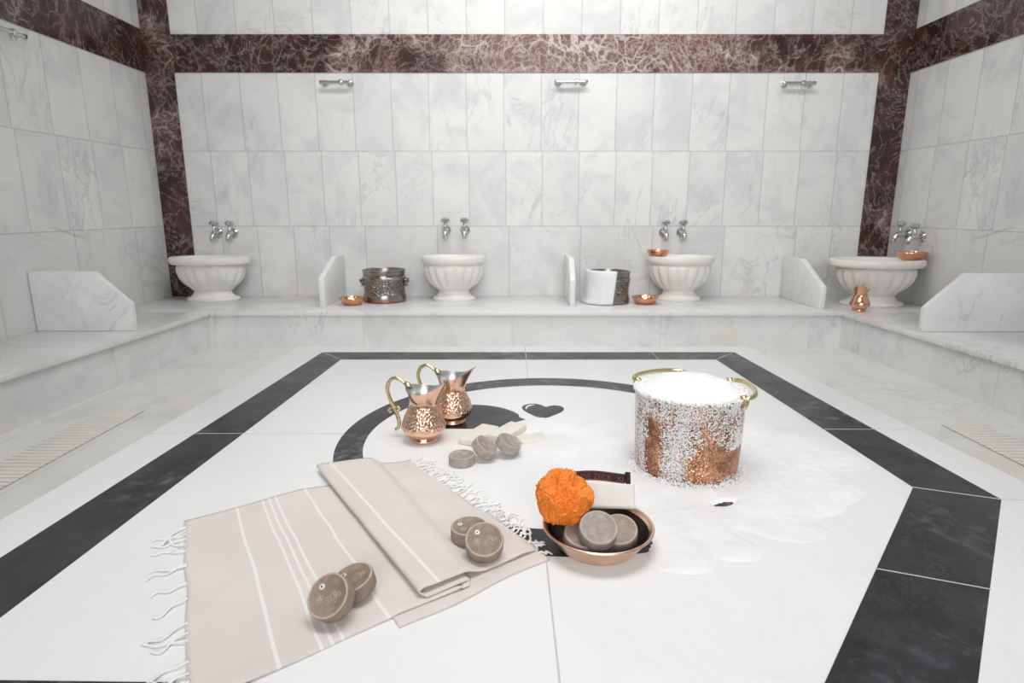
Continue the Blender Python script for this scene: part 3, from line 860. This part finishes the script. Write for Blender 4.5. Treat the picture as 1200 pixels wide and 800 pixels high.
# ------------------------------------------------------------------ round soaps
R = 0.0335; TH = 0.024
def soap_proto(matname, label, bead=True, r=R, th=TH, ribbed=False):
    t = thing('round_soap', label, 'soap', (0, 0, 0))
    k = r / R
    prof = [(0, 0), (r - 0.0022, 0), (r - 0.0004, 0.0018), (r, 0.004), (r, th - 0.004), (r - 0.0006, th - 0.0014), (r - 0.0024, th), (r - 0.0048, th - 0.0002), (r - 0.0060, th - 0.0016), (0, th - 0.0016)]
    def rib(p, rr, z, a):
        if ribbed and 0.0035 < z < th - 0.0035:
            f = 1 - 0.03 * (0.5 + 0.5 * math.cos(a * 40)); return Vector((p.x * f, p.y * f, p.z))
        return p
    b = lathe('soap_body', prof, matname, t, 160 if ribbed else 64, fn=rib, auto=50)
    zt = th - 0.0016
    lathe('raised_rim', [(r - 0.0040, th - 0.0002), (r - 0.0022, th + 0.0003), (r - 0.0008, th - 0.0009), (r - 0.0022, th - 0.0014)], 'soap_edge', t, 64, close=True)
    # embossed emblem: three small rosettes and a leaf line
    def curl(cx, cy, rr, turns=1.6, ph=0.0):
        return [(cx + rr * (1 - 0.6 * i / 18) * math.cos(ph + turns * 2 * PI * i / 18), cy + rr * (1 - 0.6 * i / 18) * math.sin(ph + turns * 2 * PI * i / 18), zt + 0.0002) for i in range(19)]
    def flower(cx, cy, rr, n, ph, sq=1.0):
        for q in range(n):
            a = 2 * PI * q / n + ph
            pts = [(cx, cy)] + [(cx + rr * f * math.cos(a + o), cy + sq * rr * f * math.sin(a + o)) for f, o in ((0.65, -0.5), (1.0, -0.12), (0.95, 0.2), (0.6, 0.45))] + [(cx, cy)]
            tube('emblem', catmull([(x * k, y * k, zt + 0.0002) for x, y in pts], 3), 0.00055, 'soap_edge', t, 6)
    flower(-0.0125, -0.001, 0.0062, 4, 0.4)
    flower(0.0005, -0.0075, 0.0066, 5, 1.0)
    flower(0.0135, -0.0030, 0.0070, 3, 0.2, 1.3)
    if bead:
        e = lathe('eye_bead', [(0, zt - 0.0005), (0.0046, zt - 0.0005), (0.0046, zt + 0.0008), (0.0036, zt + 0.0017), (0.0022, zt + 0.0018), (0.0017, zt + 0.0012), (0, zt + 0.0012)], 'bead', t, 24)
        e.location = (-0.010 * k, 0.0150 * k, 0)
        lathe('bead_pupil', [(0, zt + 0.0011), (0.0015, zt + 0.0011), (0.0013, zt + 0.0017), (0, zt + 0.0018)], 'bead_dark', e, 14)
    return t

def orient(nrm, spin=0.0):
    n = Vector(nrm).normalized()
    x = Vector((1, 0, 0)); x = (x - n * x.dot(n)).normalized()
    y = n.cross(x)
    q = Matrix((x, y, n)).transposed().to_quaternion()
    return q @ Quaternion((0, 0, 1), spin)

def seat(t, face, nrm, spin=0.0, th=TH):
    """put a soap so that the centre of its stamped face is at 'face'"""
    n = Vector(nrm).normalized()
    t.rotation_mode = 'QUATERNION'; t.rotation_quaternion = orient(n, spin)
    t.location = Vector(face) - n * th

ZT = SLAB + 0.0065
s_front = soap_proto('soap_brown', 'round brown stamped soap on towel leaning toward camera, nearest the left edge')
seat(s_front, (-0.271, 0.789, SLAB + 0.047), (-0.28, -0.62, 0.73), 0.15)
s = dup(s_front, (0, 0, 0), 'round brown soap lying on the towel behind the left leaning soap')
seat(s, (-0.251, 0.848, SLAB + 0.038), (-0.22, -0.16, 0.96), 0.5)
s = dup(s_front, (0, 0, 0), 'round brown soap lying flat near the right fringe of the towel')
for c in s.children:
    if c.name.startswith('soap_body'):
        c.data = c.data.copy(); c.data.materials[0] = M['soap_brown']
seat(s, (-0.0785, 1.008, SLAB + 0.0375), (-0.02, -0.03, 1), 0.6)
s = dup(s_front, (0, 0, 0), 'round brown soap leaning on the flat soap near the right fringe')
seat(s, (-0.0475, 0.946, SLAB + 0.0465), (0.05, -0.50, 0.86), 0.2)

g1 = soap_proto('soap_grey', 'grey brown round soap lying flat, leftmost of three before cream bars', False, 0.0315, 0.024, True)
seat(g1, (-0.121, 1.368, SLAB + 0.0243), (0, 0, 1), 1.0)
s = dup(g1, (0, 0, 0), 'tilted grey brown soap in the middle of three before cream bars')
seat(s, (-0.060, 1.392, SLAB + 0.0400), (0.58, -0.16, 0.80), 0.4)
s = dup(g1, (0, 0, 0), 'tilted grey brown soap, rightmost of three before cream bars')
seat(s, (-0.0040, 1.417, SLAB + 0.0400), (0.46, -0.10, 0.88), 2.0)

# cream soap bars behind them
def bar(label, x, y, rot, l=0.085, w=0.055, h=0.018, tilt=0.0):
    t = box('soap_bar', (-l / 2, -w / 2, 0), (l / 2, w / 2, h), 'soap_white', None, 0.004, 3)
    t.location = (x, y, SLAB + 0.0004); t.rotation_euler = (0, tilt, rot)
    tag(t, label, 'soap')
bar('cream rectangular soap bar lying behind the grey soaps, leftmost', -0.088, 1.535, math.radians(62), 0.125, 0.054)
bar('cream rectangular soap bar lying in the middle beside black half disc', -0.013, 1.556, math.radians(58), 0.120, 0.054)
bar('cream rectangular soap bar lying rightmost, below the black heart', 0.054, 1.512, math.radians(18), 0.078, 0.055, 0.012)

# ------------------------------------------------------------------ copper bowl with bath things
BC = Vector((0.156, 1.003, SLAB))
cb = thing('copper_dish', 'pale copper dish holding orange sponge, mitt and round soaps', 'bowl', BC)
lathe('dish_body', [(0, 0.0), (0.062, 0.0), (0.068, 0.002), (0.076, 0.010), (0.088, 0.027), (0.0965, 0.041), (0.0945, 0.0415), (0.0905, 0.0365)], 'copper_bowl', cb, 96)
lathe('tin_lining', [(0.0945, 0.0412), (0.0860, 0.0275), (0.0740, 0.0115), (0.062, 0.0045), (0, 0.004)], 'tin_dark', cb, 96)
lathe('rolled_rim', [(0.0980 + 0.0026 * math.cos(t_), 0.0420 + 0.0022 * math.sin(t_)) for t_ in [2 * PI * i / 12 for i in range(12)]], 'copper_bowl', cb, 96, close=True)

# orange net sponge
def sponge():
    bm = bmesh.new(); bmesh.ops.create_icosphere(bm, subdivisions=7, radius=1.0)
    R0 = 0.051
    for v in bm.verts:
        d = v.co.normalized()
        w = d + 0.35 * Vector((noise.noise(d * 2.2), noise.noise(d * 2.2 + Vector((5, 0, 0))), noise.noise(d * 2.2 + Vector((0, 9, 0)))))
        rid = 1 - abs(noise.noise(w * 3.2)) * 2.0
        rid2 = 1 - abs(noise.noise(w * 7.5 + Vector((3, 3, 3)))) * 2.0
        lob = noise.noise(d * 1.5 + Vector((1.7, 0.3, 2.2)))
        fine = noise.noise(d * 24)
        f = 0.86 + 0.10 * rid + 0.075 * rid2 + 0.20 * lob + 0.03 * fine
        # a notch at the upper right between two lobes
        c = d.dot(Vector((0.62, -0.28, 0.72)).normalized())
        f -= 0.30 * max(0, (c - 0.86) / 0.14)
        v.co = d * R0 * f
    o = from_bm('bath_sponge', bm, 'orange', None, True)
    o.location = (0.0945, 1.022, SLAB + 0.0845)
    tag(o, 'ruffled orange net bath sponge in the copper dish', 'bath sponge')
sponge()

# exfoliating mitt: cream cloth with a black band along its cuff
def mitt():
    t = thing('bath_mitt', 'cream bath mitt with black and red lettered cuff in dish', 'bath mitt', (0.152, 1.066, SLAB + 0.0405))
    lean = math.radians(24)
    t.rotation_euler = (-lean, 0, math.radians(-2))
    def sheet(name, x0, x1, z0, z1, yoff, th, mat, parent, wav=0.002, nx=36, nz=14):
        vs, fs = [], []
        for side in (0, 1):
            for i in range(nx + 1):
                for j in range(nz + 1):
                    u, w = i / nx, j / nz
                    x = x0 + (x1 - x0) * u
                    z = z0 + (z1 - z0) * w + 0.003 * math.cos(x * 40) * w
                    ed = min(u, 1 - u, w, 1 - w)
                    q = th / 2 * min(1.0, (ed * 14) ** 0.5 if ed > 0 else 0.35)
                    y = yoff + wav * math.sin(x * 55 + 1) + (q if side else -q)
                    vs.append((x, y, z))
        S = (nx + 1) * (nz + 1)
        for i in range(nx):
            for j in range(nz):
                a = i * (nz + 1) + j
                fs.append((a, a + nz + 1, a + nz + 2, a + 1)); fs.append((S + a, S + a + 1, S + a + nz + 2, S + a + nz + 1))
        def rim(a, b): fs.append((a, b, S + b, S + a))
        for i in range(nx):
            rim((i + 1) * (nz + 1), i * (nz + 1)); rim(i * (nz + 1) + nz, (i + 1) * (nz + 1) + nz)
        for j in range(nz):
            rim(j, j + 1); rim(nx * (nz + 1) + j + 1, nx * (nz + 1) + j)
        return mesh(name, vs, fs, mat, parent, True)
    sheet('mitt_cloth', -0.066, 0.083, 0.0, 0.052, 0, 0.008, 'mitt', t)
    bd = sheet('cuff_band', -0.077, 0.073, 0.047, 0.068, 0.0, 0.005, 'band', t)
    sheet('band_end', 0.0655, 0.0755, 0.046, 0.072, -0.001, 0.007, 'band', bd, nx=6)
    for zz in (0.0496, 0.0655):
        pts = [(x / 1000, -0.0032 + 0.002 * math.sin(x / 1000 * 55 + 1), zz + 0.003 * math.cos(x / 1000 * 40) * 0.9) for x in range(-76, 66, 4)]
        tube('woven_line', pts, 0.0005, 'band_red', bd, 5)
    cu = bpy.data.curves.new('lettering', 'FONT')
    cu.body = 'KESE ZECK  XI'; cu.size = 0.0155; cu.extrude = 0.0003; cu.align_x = 'RIGHT'
    tmp = bpy.data.objects.new('lettering_tmp', cu); COL.objects.link(tmp)
    dg = bpy.context.evaluated_depsgraph_get()
    me = bpy.data.meshes.new_from_object(tmp.evaluated_get(dg))
    bpy.data.objects.remove(tmp)
    sub = bmesh.new(); sub.from_mesh(me)
    for v in sub.verts:
        x, zz = 0.062 + v.co.x * 0.93, 0.0522 + v.co.y
        k = v.co.z
        v.co = Vector((x, -0.0030 - k + 0.002 * math.sin(x * 55 + 1), zz + 0.003 * math.cos(x * 40) * 0.9))
    bpy.data.meshes.remove(me)
    from_bm('lettering', sub, 'band_red', bd)
mitt()

# soaps in the dish
p1 = soap_proto('soap_grey', 'round grey brown soap propped up at front of copper dish', False, 0.0335, 0.025)
seat(p1, (0.1500, 0.955, SLAB + 0.0640), (0.02, -0.50, 0.86), 0.3, 0.025)
p2 = soap_proto('soap_light', 'pale brown round soap at right of dish behind propped soap', False)
seat(p2, (0.191, 0.987, SLAB + 0.0425), (-0.10, -0.40, 0.90), 1.1)
p3 = dup(p2, (0, 0, 0), 'pale brown round soap at left of dish below orange sponge')
seat(p3, (0.1255, 0.977, SLAB + 0.0385), (0.12, -0.25, 0.96), 2.0)

# ------------------------------------------------------------------ towel
LT = Vector((-0.643, 1.086)); LB = Vector((-0.400, 0.632)); RB = Vector((0.055, 0.968)); RT = Vector((-0.249, 1.380))
def towel():
    U = 0.555   # width of the folded towel from fringe to fringe
    TK = 0.0042
    # section along the width: bottom layer, pleat back to the left, top layer out to the right fringe
    sec = [(0.0, 0.0012)]
    for i in range(1, 40): sec.append((0.425 * i / 39, 0.0014))
    sec += [(0.433, 0.0028), (0.435, 0.0050), (0.431, 0.0068)]
    for i in range(1, 15): sec.append((0.431 - 0.090 * i / 14, 0.0076 + 0.0006 * i / 14))
    sec += [(0.331, 0.0090), (0.3245, 0.0114), (0.3230, 0.0144), (0.3270, 0.0172), (0.335, 0.0182)]
    for i in range(1, 16): sec.append((0.335 + 0.087 * i / 15, 0.0174 - 0.001 * i / 15))
    sec += [(0.432, 0.0150), (0.441, 0.0110), (0.449, 0.0062), (0.458, 0.0032)]
    for i in range(1, 12): sec.append((0.458 + (U - 0.458) * i / 11, 0.0022))
    arc = [0.0]
    for a, b in zip(sec, sec[1:]): arc.append(arc[-1] + math.hypot(b[0] - a[0], b[1] - a[1]))
    t = thing('bath_towel', 'pale pink cotton towel with white stripes and fringes, folded on platform', 'towel', (-0.30, 1.02, SLAB))
    def at(u, v, z):
        """u 0..1 left to right fringe, v 0..1 near edge to far edge"""
        a = LB.lerp(LT, v); b = RB.lerp(RT, v)
        p = a.lerp(b, u)
        return Vector((p.x + 0.30, p.y - 1.02, z))
    NV = 60
    vs, fs, uvs = [], [], []
    m = len(sec)
    for k in range(NV + 1):
        v = k / NV
        for i, (u, z) in enumerate(sec):
            layer = 0 if i < 40 else (1 if i < 58 else 2)
            dv = 0.0
            # layers are not quite registered at the near and far edges
            vv = v
            ext = 0.15 * min(1.0, max(0.0, 1 - (u - 0.324) / 0.22))
            if layer == 1: vv = 0.012 + v * (0.972 + ext)
            if layer == 2: vv = 0.030 * (1 - v) + v * (1.0 + ext)
            if layer == 0: vv = v * (1 - 0.09 * max(0, 0.16 - abs(u - 0.42)) / 0.16) - 0.006 * math.sin(u * 18)
            wob = 0.0025 * noise.noise(Vector((u * 9, v * 7, layer * 3.1)))
            uu = u + 0.006 * noise.noise(Vector((u * 3, v * 5, layer * 7.0 + 1)))
            if u > 0.36 and (layer > 0 or u > 0.40): uu += 0.055 * (v - 0.45) * max(0.0, 1 - abs(u - 0.435) / 0.075)
            zz = z + max(-0.0006, wob * (1.0 if layer else 0.8)) * (1 if z > 0.0005 else 0)
            lift = min(1.0, max(0.0, (u - 0.255) / 0.03))
            if layer == 0: zz = max(zz, 0.0009) + (0.0022 * max(0, noise.noise(Vector((u * 14, v * 5, 9.2))) - 0.1) if u < 0.27 else 0)
            if u > 0.45: zz += 0.004 * max(0, noise.noise(Vector((u * 22, v * 16, 2.2))))
            zz += 0.0032 * lift * lift * (3 - 2 * lift) * max(0.0, 1 - v / 0.5)
            vs.append(at(uu / U, vv, zz)); uvs.append((arc[i], v * 0.52))
    for k in range(NV):
        for i in range(m - 1):
            a = k * m + i
            fs.append((a, a + 1, a + m + 1, a + m))
    b = mesh('towel_cloth', vs, fs, 'towel', t, True, uvs)
    md = b.modifiers.new('thickness', 'SOLIDIFY'); md.thickness = 0.0022; md.offset = -1.0 if False else 1.0
    # the layer folded underneath shows as a second edge along the near side
    vs, fs, uvs = [], [], []
    nu, nv = 60, 10
    for i in range(nu + 1):
        for j in range(nv + 1):
            u = 0.272 + (0.556 - 0.272) * i / nu; q = j / nv
            v = -0.050 + 0.020 * (u - 0.272) / 0.284 + 0.006 * math.sin(u * 30) + q * 0.16
            z = 0.0009 + 0.0016 * math.sin(min(1.0, q * 4) * PI) * (1 if q < 0.25 else 0) + 0.0006 * max(0.0, noise.noise(Vector((u * 30, q * 3, 5))))
            vs.append(at(u / U, v, z)); uvs.append((u + 0.02, q * 0.08))
    for i in range(nu):
        for j in range(nv):
            a = i * (nv + 1) + j
            fs.append((a, a + nv + 1, a + nv + 2, a + 1))
    b2 = mesh('under_fold', vs, fs, 'towel', t, True, uvs)
    md = b2.modifiers.new('thickness', 'SOLIDIFY'); md.thickness = 0.0018; md.offset = 1.0
    # twisted tassels
    rnd = random.Random(11)
    def tassel(v, side):
        u0 = 0.0 if side < 0 else 1.0
        L = rnd.uniform(0.036, 0.062)
        if side > 0 and v < 0.22: L *= 0.35 + 2.0 * v
        p = [at(u0 - side * 0.004 / U, v, 0.0050)]
        n = 7
        ph = rnd.uniform(0, 6); am = rnd.uniform(0.002, 0.008); dr = rnd.uniform(-0.05, 0.07)
        for i in range(1, n + 1):
            q = i / n
            c = at(u0 + side * L * q / U, v + dr * q + am / 0.5 * math.sin(q * 8 + ph) * q * 1.6, 0)
            z = 0.0027 + 0.0030 * math.exp(-4 * q) + (0.010 * math.sin(q * PI) if rnd.random() < 0.05 else 0)
            p.append(Vector((c.x, c.y, z)))
        c = catmull(p, 5)
        rad = []
        for i in range(len(c)):
            q = i / (len(c) - 1)
            rr = 0.0018 * (1 + 0.30 * math.sin(i * 2.1))
            if q > 0.84: rr = 0.0022 - 0.007 * (q - 0.84)
            rad.append(rr)
        tube('tassel', c, rad, 'fringe', t, 6)
    for v in (0.06, 0.085, 0.115, 0.15, 0.24, 0.29, 0.335, 0.46, 0.55, 0.645, 0.67, 0.755, 0.80, 0.84, 0.875, 0.905, 0.935):
        tassel(v + rnd.uniform(-0.008, 0.008), -1)
    for i in range(62):
        tassel(0.02 + 0.95 * i / 61 + rnd.uniform(-0.01, 0.01), 1)
    return t
towel()

# ------------------------------------------------------------------ light
def area(name, loc, rot, sx, sy, power, color=(1, 1, 1), shape='RECTANGLE', spread=180):
    l = bpy.data.lights.new(name, 'AREA'); l.shape = shape; l.size = sx; l.size_y = sy; l.energy = power; l.color = color
    l.spread = math.radians(spread)
    o = bpy.data.objects.new(name, l); COL.objects.link(o); o.location = loc; o.rotation_euler = rot
    return o
area('dome_skylight', (0.12, 1.55, CEIL - 0.02), (math.radians(8), 0, 0), 2.3, 2.3, 74, (1.0, 0.995, 0.985), 'DISK', 118)
area('wall_washer', (0.30, 2.9, CEIL - 0.06), (math.radians(38), 0, 0), 2.9, 0.4, 60, (1.0, 0.99, 0.97), spread=125)
area('rear_fill', (0.15, REAR_Y + 0.05, 2.0), (math.radians(85), 0, 0), 3.2, 1.6, 80, (0.98, 0.99, 1.0), spread=95)  # added soft fill from behind the camera, no window is built there
w = bpy.data.worlds.new('World'); scene.world = w; w.use_nodes = True
w.node_tree.nodes['Background'].inputs[0].default_value = (0.9, 0.95, 1.0, 1)
w.node_tree.nodes['Background'].inputs[1].default_value = 0.6

# ------------------------------------------------------------------ camera
cam = bpy.data.cameras.new('Camera'); co = bpy.data.objects.new('Camera', cam); COL.objects.link(co)
co.location = (0, 0, CAM_H)
co.rotation_euler = (math.radians(90 - 12.3), 0, 0)
cam.sensor_width = 36.0; cam.lens = 36.0 * 710 / 1200
cam.clip_start = 0.05
cam.dof.use_dof = True; cam.dof.focus_distance = 1.25; cam.dof.aperture_fstop = 8.0
scene.camera = co

vs_ = scene.view_settings
scene.display_settings.display_device = 'sRGB'
vs_.view_transform = 'Standard'; vs_.look = 'None'; vs_.gamma = 1.0; vs_.use_curve_mapping = False
vs_.exposure = -0.89
scene.cycles.use_denoising = True
scene.cycles.max_bounces = 8
scene.cycles.sample_clamp_indirect = 6.0
